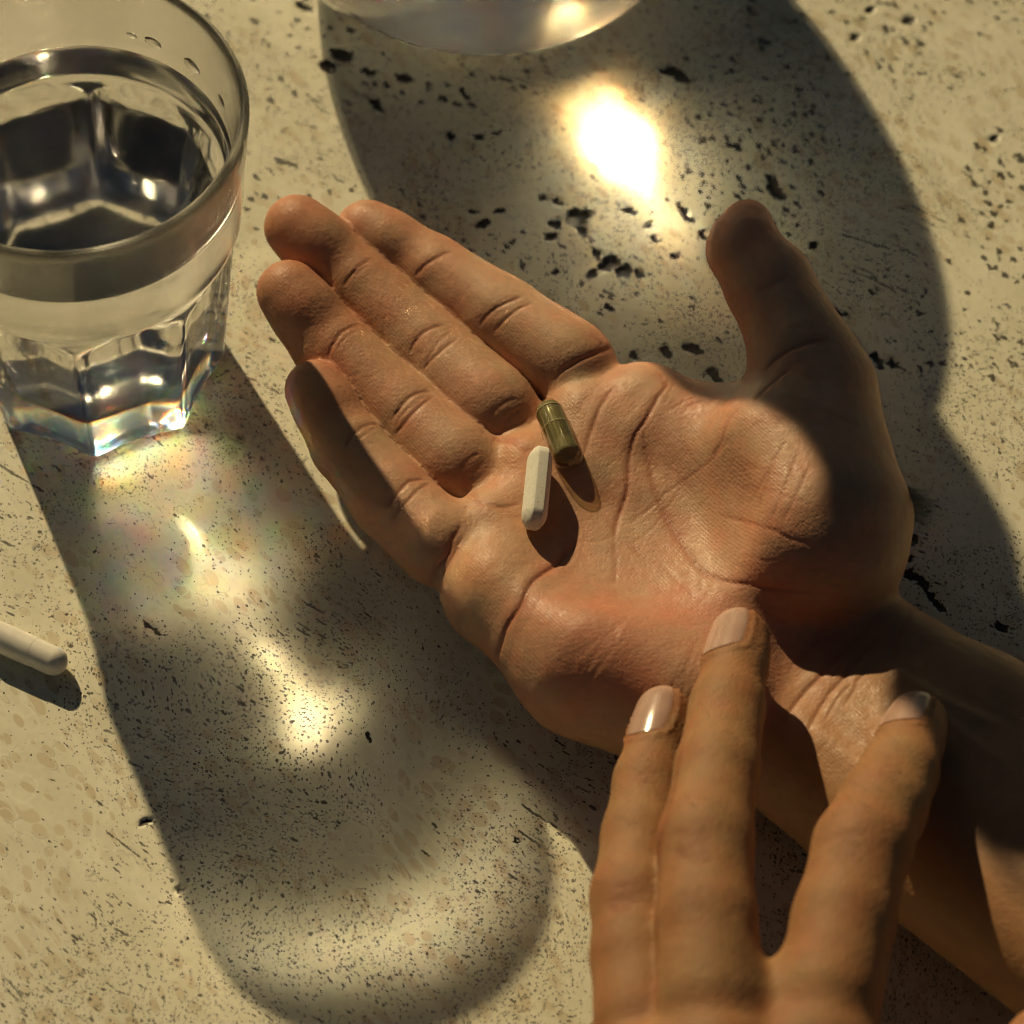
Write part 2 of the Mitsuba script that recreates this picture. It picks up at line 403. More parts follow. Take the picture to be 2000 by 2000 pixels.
def tablet_mesh(L=.0198, W=.0072, H=.0050, band=.0022):
    """a stadium with a flat side band and bevelled, slightly domed faces; x long, y wide, z thick"""
    n = 96
    a = np.linspace(0, 2 * np.pi, n, endpoint=False)
    def ring_(ins, zz):
        r = max(W / 2 - ins, 1e-6); s = L / 2 - W / 2
        x = r * np.cos(a) + s * np.sign(np.cos(a)) * np.minimum(1, np.abs(np.cos(a)) * 6)
        return np.stack([x, r * np.sin(a), 0 * a + zz], 1)
    rows = [(3.5e-3, H / 2 + .0002), (.0028, H / 2 + .00012), (.0021, H / 2 - .00005), (.0016, H / 2 - .00025), (.0011, H / 2 - .0006), (.0006, band / 2 + .00055), (.0003, band / 2 + .00022), (.00008, band / 2 + .00002), (0, band / 2 - .00018)]
    rows = rows + [(i_, -z_) for i_, z_ in rows[::-1]]
    v = np.vstack([ring_(i_, z_) for i_, z_ in rows] + [[[0, 0, H / 2 + .0002]], [[0, 0, -H / 2 - .0002]]])
    f = []
    m = len(rows)
    for k in range(m - 1):
        for q in range(n):
            A, B, C, D = k * n + q, k * n + (q + 1) % n, (k + 1) * n + (q + 1) % n, (k + 1) * n + q
            f += [[A, D, C], [A, C, B]]
    for q in range(n):
        f += [[m * n, q, (q + 1) % n], [m * n + 1, (m - 1) * n + (q + 1) % n, (m - 1) * n + q]]
    return trimesh.Trimesh(v, f, process=False)


# olive capsule
def powder_colour(p, n, uv):
    c = mikit.mix((.125, .112, .05), (.205, .185, .088), mikit.fbm(p.x * 3500, p.y * 3500, p.z * 3500, 3))
    c = mikit.mix(c, (.09, .075, .02), mikit.smoothstep(.70, .82, mikit.noise(p.x * 6500, p.y * 6500, p.z * 6500)))
    return mikit.mix(c, (.55, .48, .22), mikit.smoothstep(.86, .95, mikit.noise(p.x * 7100, p.y * 7100, p.z * 7100 + 7)) * .7)


scene['powder'] = {'type': 'principled', 'base_color': mikit.proc(powder_colour), 'roughness': .7, 'specular': .3, 'clearcoat': 1.0, 'clearcoat_gloss': .93}
scene['capsule_shell'] = {'type': 'thindielectric', 'int_ior': 1.5, 'specular_transmittance': rgb(.90, .88, .72)}
scene['shell_line'] = {'type': 'principled', 'base_color': rgb(.52, .45, .24), 'roughness': .25, 'specular': .6}
# ---------------------------------------------------------------- flesh: signed distances -> one continuous skin
def seg(P, a, b, ra, rb):
    """distance to a tapered capsule, metres"""
    ba = b - a
    h = np.clip(((P - a) @ ba) / max(ba @ ba, 1e-12), 0, 1)
    return np.linalg.norm(P - a - h[:, None] * ba, axis=1) - (ra + (rb - ra) * h)


def ell(P, c, r, R=None):
    q = P - c
    if R is not None:
        q = q @ R.T
    q = q / r
    k0 = np.linalg.norm(q, axis=1)
    k1 = np.linalg.norm(q / r, axis=1)
    return k0 * (k0 - 1) / np.maximum(k1, 1e-9)


def smin(a, b, k):
    h = np.maximum(k - np.abs(a - b), 0) / k
    return np.minimum(a, b) - h * h * h * k / 6


def surface(sdf, lo, hi, step):
    """naive surface nets of sdf over a box, evaluated only near the surface"""
    m = 5
    big = step * m
    n = np.ceil((hi - lo) / big).astype(int) + 1
    g = np.stack(np.meshgrid(*[np.arange(k) for k in n], indexing="ij"), -1).reshape(-1, 3)
    d = sdf(lo + (g + .5) * big)
    near = g[np.abs(d) < big * 1.25]
    F = np.repeat(np.repeat(np.repeat(d.reshape(n), m, 0), m, 1), m, 2).astype(np.float32)
    o = np.stack(np.meshgrid(*[np.arange(m)] * 3, indexing="ij"), -1).reshape(-1, 3)
    idx = (near[:, None] * m + o[None]).reshape(-1, 3)
    for s in range(0, len(idx), 400000):
        i = idx[s:s + 400000]
        F[i[:, 0], i[:, 1], i[:, 2]] = sdf(lo + (i + .5) * step)
    neg = F < 0
    # cells with a sign change
    c = np.zeros(tuple(np.array(F.shape) - 1), np.uint8)
    for a in (0, 1):
        for b in (0, 1):
            for e in (0, 1):
                c += neg[a:F.shape[0] - 1 + a, b:F.shape[1] - 1 + b, e:F.shape[2] - 1 + e]
    act = np.argwhere((c > 0) & (c < 8))
    vid = -np.ones(c.shape, np.int32)
    vid[tuple(act.T)] = np.arange(len(act))
    pos, cnt = np.zeros((len(act), 3)), np.zeros(len(act))
    cor = [np.array(x) for x in np.ndindex(2, 2, 2)]
    for a in cor:
        for ax in range(3):
            if a[ax]:
                continue
            b = a.copy(); b[ax] = 1
            fa, fb = F[tuple((act + a).T)], F[tuple((act + b).T)]
            x = (fa < 0) != (fb < 0)
            t = fa[x] / (fa[x] - fb[x])
            pos[x] += a + t[:, None] * (b - a)
            cnt[x] += 1
    V = lo + (act + pos / cnt[:, None] + .5) * step
    Q = []
    for ax in range(3):
        u, w = [(1, 2), (2, 0), (0, 1)][ax]
        sl0 = [slice(None)] * 3; sl1 = [slice(None)] * 3
        sl0[ax] = slice(0, -1); sl1[ax] = slice(1, None)
        e = np.argwhere(neg[tuple(sl0)] != neg[tuple(sl1)])
        e = e[(e[:, u] > 0) & (e[:, w] > 0) & (e[:, u] < c.shape[u]) & (e[:, w] < c.shape[w])]
        du = np.eye(3, dtype=int)[u]; dw = np.eye(3, dtype=int)[w]
        q = np.stack([vid[tuple((e - du - dw).T)], vid[tuple((e - dw).T)], vid[tuple(e.T)], vid[tuple((e - du).T)]], 1)
        flip = ~neg[tuple(e.T)]
        q[flip] = q[flip][:, ::-1]
        Q.append(q)
    Q = np.vstack(Q)
    Q = Q[(Q >= 0).all(1)]
    return V, np.vstack([Q[:, [0, 1, 2]], Q[:, [0, 2, 3]]])


def vnormals(V, F):
    n = np.zeros_like(V)
    fn = np.cross(V[F[:, 1]] - V[F[:, 0]], V[F[:, 2]] - V[F[:, 0]])
    for k in range(3):
        for a in range(3):
            n[:, a] += np.bincount(F[:, k], fn[:, a], len(V))
    return n / np.maximum(np.linalg.norm(n, axis=1, keepdims=True), 1e-20)


def relax(V, F, times, lam=.5, mu=-.53):
    from scipy.sparse import coo_matrix
    e = np.vstack([F[:, [0, 1]], F[:, [1, 2]], F[:, [2, 0]]])
    A = coo_matrix((np.ones(2 * len(e)), (np.r_[e[:, 0], e[:, 1]], np.r_[e[:, 1], e[:, 0]])), (len(V),) * 2).tocsr()
    A.data[:] = 1
    deg = np.asarray(A.sum(1))
    for i in range(times):
        for s in (lam, mu):
            V = V + s * (A @ V / deg - V)
    return V
# ---------------------------------------------------------------- the hands
def J(p, z):
    return at(p[0], p[1], z * MM)


def finger_sdf(P, ch, palmar, puff=.10, k=4.0):
    """a finger from its second joint on; ch: (point, radius), palmar: the way the pads face"""
    d = None
    for i in range(1, len(ch) - 1):
        (a, ra), (b, rb) = ch[i], ch[i + 1]
        s = seg(P, a, b, ra, rb)
        d = s if d is None else smin(d, s, k * MM)
        t = b - a; L = np.linalg.norm(t); t = t / L
        pal = palmar - (palmar @ t) * t; pal /= np.linalg.norm(pal)
        last = i == len(ch) - 2
        r = (ra + rb) / 2
        if last:
            c = a + t * L * .62 + pal * (puff * r)
            s = ell(P, c, np.array([L * .58, r * .97, r * 1.0]), np.stack([t, np.cross(pal, t), pal]))
        else:
            c = (a + b) / 2 + pal * (puff * r)
            s = seg(P, a + (c - a) * .3 + pal * puff * r * .5, b + (c - b) * .3 + pal * puff * r * .5, ra * .98, rb * .99)
        d = smin(d, s, k * MM)
    return d


def flesh(chains, palm, palmar, ks, puff=.10):
    boxes = {k: (np.min([p for p, _ in c[1:]], 0) - .02, np.max([p for p, _ in c[1:]], 0) + .02) for k, c in chains.items()}

    def sdf(P):
        pd, out = palm(P), None
        for k, ch in chains.items():
            lo, hi = boxes[k]
            m = ((P > lo) & (P < hi)).all(1)
            fd = np.full(len(P), .02)
            if m.any():
                fd[m] = finger_sdf(P[m], ch, palmar[k], puff)
            s = smin(pd, fd, ks[k] * MM)
            out = s if out is None else smin(out, s, .7 * MM)
        return out
    return sdf


def dense(pts, step=.00025):
    out = []
    for a, b in zip(pts[:-1], pts[1:]):
        k = max(1, int(np.linalg.norm(b - a) / step))
        out += [a + (b - a) * t / k for t in range(k)]
    return np.array(out + [pts[-1]])


def smooth_line(p):
    p = np.array(p, float)
    if len(p) < 3:
        return p
    s = np.r_[0, np.cumsum(np.linalg.norm(np.diff(p, axis=0), axis=1))]
    q = np.linspace(0, s[-1], max(8, int(s[-1] / 6)))
    return np.stack([PchipInterpolator(s, p[:, k])(q) for k in (0, 1)], 1)


class Skin:
    """the surface of a hand, with folds pressed into it"""

    def __init__(self, sdf, lo, hi, step):
        self.V, self.F = surface(sdf, lo, hi, step)
        self.V = relax(self.V, self.F, 5)
        self.N = vnormals(self.V, self.F)
        seen = np.nonzero((self.N * (EYE - self.V)).sum(1) > 0)[0]
        self.seen, self.px = seen, cKDTree(pixel(self.V[seen]))
        self.red = np.zeros(len(self.V))

    def on(self, line):
        """the points of the surface where the photograph shows this line"""
        _, i = self.px.query(smooth_line(line), k=8)
        v = self.V[self.seen[i]]
        return v[np.arange(len(v)), np.argmin(np.linalg.norm(v - EYE, axis=2), 1)]

    def folds(self, lines):
        """lines: (pixels, depth mm, half width mm, puff mm): a groove with raised, rounded flesh on both sides"""
        push = np.zeros(len(self.V))
        for line, depth, width, puff in lines:
            p = self.on(line)
            for _ in range(6):
                p[1:-1] = (p[:-2] + 2 * p[1:-1] + p[2:]) / 4
            q = dense(p)
            s = np.linspace(0, 1, len(q))
            taper = np.clip(np.minimum(s, 1 - s) * 6, 0, 1) ** .7
            tree = cKDTree(q)
            reach = max(4 * width, 3.4 if puff else 0) * MM
            d, i = tree.query(self.V, distance_upper_bound=reach)
            m = np.isfinite(d)
            x, t = d[m] / MM, taper[i[m]]
            g = -.55 * depth * np.exp(-(x / (.95 * width)) ** 2)
            if puff:
                g += .18 * puff * (np.exp(-((x - 1.9) / 1.3) ** 2) - .7 * np.exp(-(x / 1.2) ** 2))
            g *= t
            push[m] = np.where(np.abs(g) > np.abs(push[m]), g + .3 * push[m], push[m] + .3 * g)
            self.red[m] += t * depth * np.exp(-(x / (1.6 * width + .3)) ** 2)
        self.V = self.V + self.N * push[:, None] * MM

    def swell(self, line, height, width):
        """a soft ridge (or hollow, if negative) along a line"""
        q = dense(self.on(line))
        s = np.linspace(0, 1, len(q)); taper = np.clip(np.minimum(s, 1 - s) * 4, 0, 1) if len(q) > 3 else np.ones(len(q))
        d, i = cKDTree(q).query(self.V, distance_upper_bound=3 * width * MM)
        m = np.isfinite(d)
        self.V[m] += self.N[m] * (height * MM * np.maximum(taper[i[m]], .3) * np.exp(-(d[m] / MM / width) ** 2))[:, None]

    def mesh(self, bsdf, colour):
        self.N = vnormals(self.V, self.F)
        return mikit.ply((self.V, self.F), bsdf, smooth=True, color=np.clip(colour(self), 0, 1))


# ---- the open hand: (pixel, height of the bone mm, radius mm)
OPEN = {
    'index': [((1255, 806), 19, 10.6), ((1120, 718), 20.5, 9.5), ((978, 624), 20, 8.7), ((832, 527), 20.5, 7.8), ((716, 453), 23, 7.1)],
    'middle': [((1122, 912), 17, 10.6), ((968, 811), 18.5, 9.7), ((832, 688), 18, 8.9), ((684, 545), 21.5, 8.0), ((579, 443), 27.5, 7.2)],
    'ring': [((1022, 1016), 17, 10.4), ((902, 919), 18.5, 9.5), ((786, 817), 18, 8.8), ((643, 676), 21, 7.8), ((563, 570), 26.5, 7.0)],
    'little': [((960, 1154), 19, 9.6), ((860, 1066), 20, 8.8), ((764, 975), 20, 8.0), ((675, 867), 21, 7.2), ((614, 760), 24, 6.4)],
    'thumb': [((1640, 1080), 26, 15), ((1592, 765), 32, 11.6), ((1567, 690), 35, 10.0), ((1503, 556), 38, 8.8), ((1451, 486), 40, 7.3), ((1459, 436), 42, 5.2)],
}
ch = {k: [(J(p, z), r * MM) for p, z, r in v] for k, v in OPEN.items()}
W = lambda x, y, z: J((x, y), z)
base = {k: v[0][0] for k, v in ch.items()}
carpal = {'index': W(1545, 1120, 17), 'middle': W(1500, 1200, 15), 'ring': W(1450, 1275, 15), 'little': W(1390, 1350, 16)}
WR, WU = W(1672, 1258, 12), W(1500, 1440, 13.5)
NR, NU = W(1905, 1420, 16), W(1745, 1610, 17)
ER, EU = W(2516, 1840, 30), W(2384, 2040, 29)


def open_palm(P):
    d = [None]

    def add(s, k):
        d[0] = s if d[0] is None else smin(d[0], s, k * MM)
    for k, r0, r1 in (('index', 10.8, 12.5), ('middle', 10.3, 12.5), ('ring', 10.3, 13), ('little', 10.3, 14.5)):
        add(seg(P, base[k], carpal[k], r0 * MM, r1 * MM), 10)
    for a, b in (('index', 'middle'), ('middle', 'ring'), ('ring', 'little')):
        m, f_ = (base[a] + base[b]) / 2 + np.array([0, 0, .0015]), ch[a][1][0] + ch[b][1][0] - base[a] - base[b]
        add(seg(P, m + .17 * f_, m - .1 * f_, 8.4 * MM, 9.2 * MM), 9)
    add(seg(P, ch['thumb'][1][0], W(1632, 1020, 31), 12.6 * MM, 15.5 * MM), 9)
    add(seg(P, W(1632, 1020, 31), W(1640, 1075, 29), 15.5 * MM, 13.5 * MM), 5)
    add(seg(P, W(1525, 900, 29), W(1555, 1060, 28), 16 * MM, 18 * MM), 10)
    add(seg(P, W(1010, 1165, 20), W(1150, 1290, 20), 11.5 * MM, 14.5 * MM), 10)
    add(seg(P, W(1150, 1290, 20), W(1360, 1375, 19.5), 15 * MM, 16 * MM), 10)
    add(seg(P, W(1190, 1180, 16), W(1400, 1220, 17), 14 * MM, 15 * MM), 12)
    add(seg(P, W(1330, 820, 20), W(1520, 830, 26), 7.5 * MM, 9 * MM), 9)
    add(seg(P, W(1380, 900, 19), W(1500, 960, 22), 10 * MM, 12 * MM), 9)
    for p0, p1, p2 in ((WR, NR, ER), (WU, NU, EU)):
        add(seg(P, p0, p1, 12.8 * MM, 15.0 * MM), 8)
        add(seg(P, p1, p2, 15.0 * MM, 19.5 * MM), 8)
    add(seg(P, (WR + WU) / 2, (NR + NU) / 2, 13 * MM, 16.5 * MM), 9)
    add(seg(P, (NR + NU) / 2, (ER + EU) / 2, 16.5 * MM, 22 * MM), 9)
    hollow = ell(P, W(1215, 985, 41), np.array([27, 22, 13.5]) * MM)
    return -smin(-d[0], hollow, 12 * MM)


up3 = np.array([0, 0, 1.0])
thumb_face = np.array([-.25, -.35, .9])
sdf_open = flesh(ch, open_palm, {k: (thumb_face if k == 'thumb' else up3) for k in ch}, {'index': 6, 'middle': 6, 'ring': 6, 'little': 6, 'thumb': 8})
skin = Skin(sdf_open, np.array([-.062, -.165, .0004]), np.array([.166, .072, .066]), .0005)

B, S = (.42, .42, .30), (.30, .34, .16)      # deep finger folds, shallower second folds
LINES = [  # finger folds
    ([(884, 486), (858, 497), (836, 508), (815, 530), (795, 552)], .45, .34, .25),
    ([(1024, 578), (985, 588), (955, 608), (932, 638)], .42, .36, .25), ([(1042, 588), (1010, 600), (985, 620), (958, 655)], .38, .34, .22), ([(922, 548), (905, 570), (888, 598)], .14, .3, 0),
    ([(1204, 678), (1165, 690), (1130, 705), (1095, 722), (1078, 748)], .6, .45, .3), ([(1180, 670), (1150, 690)], .2, .3, 0),
    ([(730, 504), (705, 512), (690, 525), (668, 556)], .45, .34, .25), ([(722, 515), (705, 522), (690, 540)], .2, .3, 0),
    ([(870, 633), (840, 638), (815, 655), (795, 694)], .45, .36, .25), ([(880, 645), (855, 665), (828, 708)], .2, .3, .0), ([(895, 657), (868, 675), (840, 700), (816, 734)], .4, .36, .25),
    ([(1025, 779), (990, 783), (965, 805), (946, 850)], .22, .4, .25), ([(1037, 793), (1010, 800), (985, 830), (960, 872)], .22, .42, .0),
    ([(707, 633), (675, 640), (650, 665), (636, 702)], .42, .34, .25), ([(700, 645), (676, 655), (655, 682)], .2, .3, 0),
    ([(844, 763), (815, 765), (785, 785), (760, 828)], .45, .36, .25), ([(846, 768), (818, 778), (788, 802), (764, 838)], .18, .28, 0), ([(850, 771), (820, 790), (790, 820), (765, 856)], .42, .36, .25),
    ([(950, 884), (925, 885), (905, 920), (895, 962)], .22, .4, .0), ([(957, 893), (940, 910), (915, 935), (903, 970)], .22, .42, .0),
    ([(741, 827), (715, 830), (690, 845), (672, 872)], .42, .34, .25), ([(738, 836), (712, 845), (690, 862)], .2, .3, 0),
    ([(835, 937), (805, 935), (775, 960), (750, 1000)], .44, .36, .25), ([(840, 944), (815, 955), (790, 980), (760, 1022)], .4, .34, .22),
    ([(908, 1018), (887, 1048), (874, 1080), (852, 1110), (838, 1148)], .55, .42, .28), ([(905, 1040), (890, 1070), (873, 1100), (860, 1130)], .25, .34, 0),
    # palm
    ([(966, 1300), (975, 1262), (987, 1224), (1010, 1189), (1036, 1140), (1062, 1117), (1084, 1104), (1108, 1078), (1128, 1050)], .75, .5, .45),
    ([(1311, 738), (1304, 754), (1283, 774), (1265, 805), (1247, 839), (1234, 870), (1230, 896), (1229, 924), (1221, 961), (1210, 999), (1203, 1038), (1201, 1054)], .6, .42, .35),
    ([(1201, 1050), (1204, 1090), (1204, 1140)], .3, .32, .12),
    ([(1262, 803), (1258, 844), (1267, 896), (1278, 935), (1288, 976), (1306, 1017), (1335, 1067), (1361, 1100), (1386, 1124), (1412, 1131), (1447, 1139), (1493, 1151), (1555, 1157), (1602, 1161)], .5, .4, .3),
    ([(1205, 748), (1174, 785), (1161, 816), (1151, 847), (1147, 890)], .42, .4, .25),
    ([(1327, 800), (1329, 830), (1335, 870), (1361, 914)], .16, .3, 0), ([(1430, 847), (1374, 909), (1309, 953), (1257, 997), (1218, 1025)], .2, .3, 0),
    ([(1380, 900), (1340, 935), (1300, 990), (1262, 1040), (1225, 1065)], .14, .28, 0), ([(1300, 905), (1330, 935), (1355, 970)], .14, .28, 0),
    ([(1442, 796), (1425, 812), (1417, 826), (1410, 860), (1385, 890)], .32, .36, .25), ([(1330, 792), (1361, 783), (1402, 776)], .25, .34, .2), ([(1300, 800), (1340, 780), (1365, 768)], .18, .3, 0),
    ([(1285, 722), (1297, 738), (1308, 758)], .3, .34, .15), ([(1318, 745), (1306, 765), (1302, 785)], .2, .3, 0),
    ([(1395, 1005), (1420, 1011), (1478, 1027), (1540, 1052), (1602, 1080)], .36, .34, .2), ([(1440, 1080), (1493, 1095), (1540, 1100)], .15, .3, 0),
    ([(1534, 856), (1500, 915), (1468, 974)], .24, .34, .15), ([(1561, 869), (1530, 950), (1502, 1018)], .24, .34, .15), ([(1586, 900), (1555, 960), (1524, 1024)], .2, .32, .1), ([(1520, 880), (1490, 950), (1478, 1010)], .15, .3, 0),
    ([(1450, 905), (1510, 925), (1570, 935)], .14, .3, 0), ([(1440, 950), (1510, 960), (1600, 985)], .14, .3, 0), ([(1405, 940), (1450, 955), (1490, 985)], .14, .3, 0),
    ([(1208, 1041), (1257, 1080), (1309, 1116), (1342, 1150), (1390, 1185)], .22, .32, .1), ([(1180, 1000), (1195, 1020), (1205, 1045)], .2, .3, 0), ([(1200, 1040), (1160, 1055), (1130, 1050)], .12, .28, 0),
    ([(1225, 935), (1190, 940), (1160, 950)], .1, .28, 0), ([(1232, 870), (1200, 895), (1175, 920)], .12, .28, 0),
    ([(1483, 730), (1510, 703), (1544, 680), (1583, 665), (1625, 660)], .5, .45, .35), ([(1470, 782), (1495, 755), (1518, 735), (1550, 715)], .4, .4, .3), ([(1470, 568), (1495, 560), (1518, 546), (1545, 535)], .42, .4, .3),
    ([(1518, 771), (1570, 781), (1609, 797), (1673, 828)], .24, .36, .15), ([(1601, 737), (1603, 760), (1602, 785)], .2, .3, 0), ([(1560, 725), (1600, 735), (1650, 738)], .18, .3, 0), ([(1480, 800), (1540, 820), (1590, 825)], .15, .3, 0),
    ([(965, 859), (990, 855), (1016, 868), (1040, 884)], .5, .42, .35), ([(903, 948), (925, 969), (948, 982), (974, 987), (1022, 977)], .45, .42, .35), ([(907, 990), (930, 982), (948, 982)], .35, .36, .2), ([(974, 987), (998, 998), (1024, 1010)], .2, .3, .1),
    ([(899, 1200), (893, 1230), (900, 1260)], .2, .34, .1), ([(1068, 1240), (1066, 1290), (1072, 1330)], .12, .3, 0),
    # wrist
    ([(1700, 1208), (1650, 1262), (1600, 1316), (1560, 1365), (1530, 1410)], .5, .5, .4), ([(1715, 1235), (1668, 1290), (1622, 1350), (1585, 1410), (1565, 1455)], .5, .5, .4), ([(1705, 1220), (1655, 1278), (1605, 1340)], .25, .34, .15),
    ([(1660, 1330), (1630, 1370), (1610, 1410)], .25, .34, .15), ([(1630, 1200), (1590, 1250), (1545, 1300)], .3, .4, .2), ([(1700, 1290), (1675, 1330), (1650, 1380)], .25, .36, .15), ([(1780, 1190), (1750, 1240), (1735, 1300)], .3, .5, .25),
]
skin.swell([(1150, 1230), (1250, 1290), (1380, 1330)], .6, 8)
for line, high, wide in (([(1580, 1330), (1680, 1410), (1820, 1500), (1960, 1590)], .7, 2.6), ([(1560, 1390), (1650, 1470), (1780, 1560)], .6, 2.4), ([(1700, 1270), (1800, 1340), (1900, 1390), (1990, 1430)], .45, 1.5), ([(1800, 1340), (1870, 1420), (1980, 1500)], .4, 1.4)):
    skin.swell(line, high, wide)
skin.folds(LINES)
bump = (meshkit.fbm(skin.V * 130, 2, 5) - .5) * .15 + (meshkit.fbm(skin.V * 520, 3, 6) - .5) * .12
skin.V += skin.N * (bump * MM)[:, None]
skin.V[:, 2] = np.maximum(skin.V[:, 2], .0003)


def palm_colour(s):
    """skin tone: rosy fingertips and pads, pale fold edges, browner forearm and backs"""
    V, N = s.V, s.N
    c = np.tile([.455, .250, .148], (len(V), 1))
    n1 = meshkit.fbm(V * 90, 4, 1)[:, None]; n2 = meshkit.fbm(V * 260, 3, 2)[:, None]; n3 = meshkit.fbm(V * 900, 2, 3)[:, None]
    blood = meshkit.fbm(V * 150, 3, 8)[:, None] - .5
    c = c * (1 + .18 * (n1 - .5) + .16 * (n2 - .5) + .22 * (n3 - .5))
    c = c * (1 + (n2 - .5) * np.array([.0, -.2, -.24]) + blood * np.array([.05, -.42, -.46]))
    tan_ = np.clip((-.018 - V[:, 0]) / .03, 0, 1)[:, None]           # fingers browner than the palm
    c = c * (1 - tan_ * np.array([.14, .20, .28]))
    rosy = np.zeros(len(V))
    for k, v in ch.items():
        p, r = v[-1]
        rosy += .9 * np.exp(-(np.linalg.norm(V - p, axis=1) / .010) ** 2)
    for q, w_, a in (((1130, 1270), .016, .5), ((1450, 1180), .014, .6), ((1250, 1290), .018, .5), ((1330, 830), .012, .35), ((1560, 950), .018, .25), ((900, 760), .008, .35), ((1010, 860), .007, .3)):
        rosy += a * np.exp(-(np.linalg.norm(V - skin.on([q, q])[0], axis=1) / w_) ** 2)
    rosy = (rosy + .5 * (n1[:, 0] - .5))[:, None]
    c = c * (1 + np.clip(rosy, -.3, 1) * np.array([.05, -.20, -.17]))
    yel = np.zeros(len(V))
    for q in ((995, 900), (925, 1100), (1020, 860), (1060, 1020)):
        yel += np.exp(-(np.linalg.norm(V - skin.on([q, q])[0], axis=1) / .006) ** 2)
    c = c * (1 + .5 * yel[:, None] * np.array([.03, .0, -.28]))
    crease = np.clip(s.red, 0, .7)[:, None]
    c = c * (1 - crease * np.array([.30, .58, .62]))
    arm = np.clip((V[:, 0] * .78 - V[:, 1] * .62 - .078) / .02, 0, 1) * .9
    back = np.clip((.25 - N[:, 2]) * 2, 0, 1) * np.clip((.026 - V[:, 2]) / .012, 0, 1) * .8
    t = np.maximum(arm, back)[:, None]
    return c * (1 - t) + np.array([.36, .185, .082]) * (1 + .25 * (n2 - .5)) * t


def ridges(p, n, uv):
    """fine skin: papillary ridges that wander, and a mesh of tiny lines"""
    turn = 7 * mikit.fbm(p.x * 28, p.y * 28, p.z * 28, 2)
    w = dr.sin((p.x * .80 + p.y * .60 + p.z * .2) * (2 * math.pi / .00068) + 3.2 * turn)
    f = mikit.fbm(p.x * 1700, p.y * 1700, p.z * 1700, 3)
    d1, d2, r = mikit.voronoi((p.x + .4 * p.z) * 900, (p.y + .4 * p.z) * 900)
    return .000017 * w + .00010 * (f - .5) + .000045 * mikit.smoothstep(0, .15, d2 - d1)


def skin_rough(p, n, uv):
    return .36 + .34 * mikit.fbm(p.x * 900, p.y * 600, p.z * 600, 2)


scene['skin'] = {'type': 'bumpmap', 'arbitrary': mikit.proc(ridges, 2e-4), 'scale': 1.0,
                 'bsdf': {'type': 'principled', 'base_color': {'type': 'mesh_attribute', 'name': 'vertex_color'}, 'roughness': mikit.proc(skin_rough), 'specular': .4}}
scene['back_skin'] = {'type': 'bumpmap', 'arbitrary': mikit.proc(ridges, 2e-4), 'scale': 1.6,
                      'bsdf': {'type': 'principled', 'base_color': {'type': 'mesh_attribute', 'name': 'vertex_color'}, 'roughness': .62, 'specular': .32}}
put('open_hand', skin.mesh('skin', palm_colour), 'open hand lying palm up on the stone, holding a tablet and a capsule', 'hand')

# fine hair along the forearm
def hair_mesh(s, n, region, along, seed, length=.006):
    r_ = np.random.default_rng(seed)
    ok = np.nonzero(region(s.V, s.N))[0]
    roots = r_.choice(ok, n)
    V, F = [], []
    for k, i in enumerate(roots):
        p, nn = s.V[i], s.N[i]
        d = along + .55 * nn + r_.normal(0, .25, 3)
        d /= np.linalg.norm(d)
        L = length * r_.uniform(.5, 1.2)
        bend = (along * .6 - nn * .5 + r_.normal(0, .2, 3)) * L * .5
        u = np.cross(d, [.3, .5, .8]); u /= np.linalg.norm(u); w_ = np.cross(d, u)
        for q, t in enumerate(np.linspace(0, 1, 5)):
            c = p + d * L * t + bend * t * t
            rad = .000035 * (1 - .85 * t)
            V += [c + rad * (math.cos(a) * u + math.sin(a) * w_) for a in (0, 2.094, 4.189)]
        o = k * 15
        for q in range(4):
            for e in range(3):
                a, b_ = o + q * 3 + e, o + q * 3 + (e + 1) % 3
                F += [[a, b_, b_ + 3], [a, b_ + 3, a + 3]]
    return np.array(V), np.array(F)


scene['hair'] = {'type': 'principled', 'base_color': rgb(.035, .02, .012), 'roughness': .4, 'specular': .4}
arm_dir = (ER - WR) / np.linalg.norm(ER - WR)
put('open_hand__arm_hair', mikit.ply(hair_mesh(skin, 260, lambda V, N: (V[:, 0] > .083) & (V[:, 1] - (-.62 / .78) * (V[:, 0] - .083) > -.032) & (N[:, 2] < .75) & (N[:, 1] > .1) & (V[:, 1] < .0), arm_dir, 5), 'hair', smooth=True), kind='stuff')
# ---------------------------------------------------------------- the tablet and the capsule on the palm
def ground(px, py):
    return skin.on([(px, py), (px, py)])[0]


tz = ground(1050, 960)[2]
ta, tb = at(1057, 874, tz + .0046), at(1041, 1034, tz + .0040)
R = frame(tb - ta, np.array([.18, -.42, .80]))
tab = placed(tablet_mesh(), R, (ta + tb) / 2)
put('white_tablet', mikit.ply(tab, 'pressed_powder', smooth=45), 'white speckled oblong tablet standing on its edge in the open palm', 'tablet')
ca, cb = at(1071, 800, ground(1068, 800)[2] + .0026), at(1119, 915, ground(1120, 915)[2] + .0027)
dc = (cb - ca) / np.linalg.norm(cb - ca)
ca = ca - dc * .0021
rc = .0031
put('olive_capsule__body', mikit.ply(lay(round_end(rc, 0, .0132, True, False), ca, ca + dc), 'capsule_shell', smooth=30))
put('olive_capsule__cap', mikit.ply(lay(round_end(rc + .00022, .0084, .0196, False, True), ca, ca + dc), 'capsule_shell', smooth=30))
put('olive_capsule__cap__edge', mikit.ply(lay(lathe([(rc + .00028 + .00007 * math.cos(t), .0084 + .00009 * math.sin(t)) for t in np.linspace(0, 6.283, 8, endpoint=False)], 48, close=True), ca, ca + dc), 'shell_line', smooth=True))
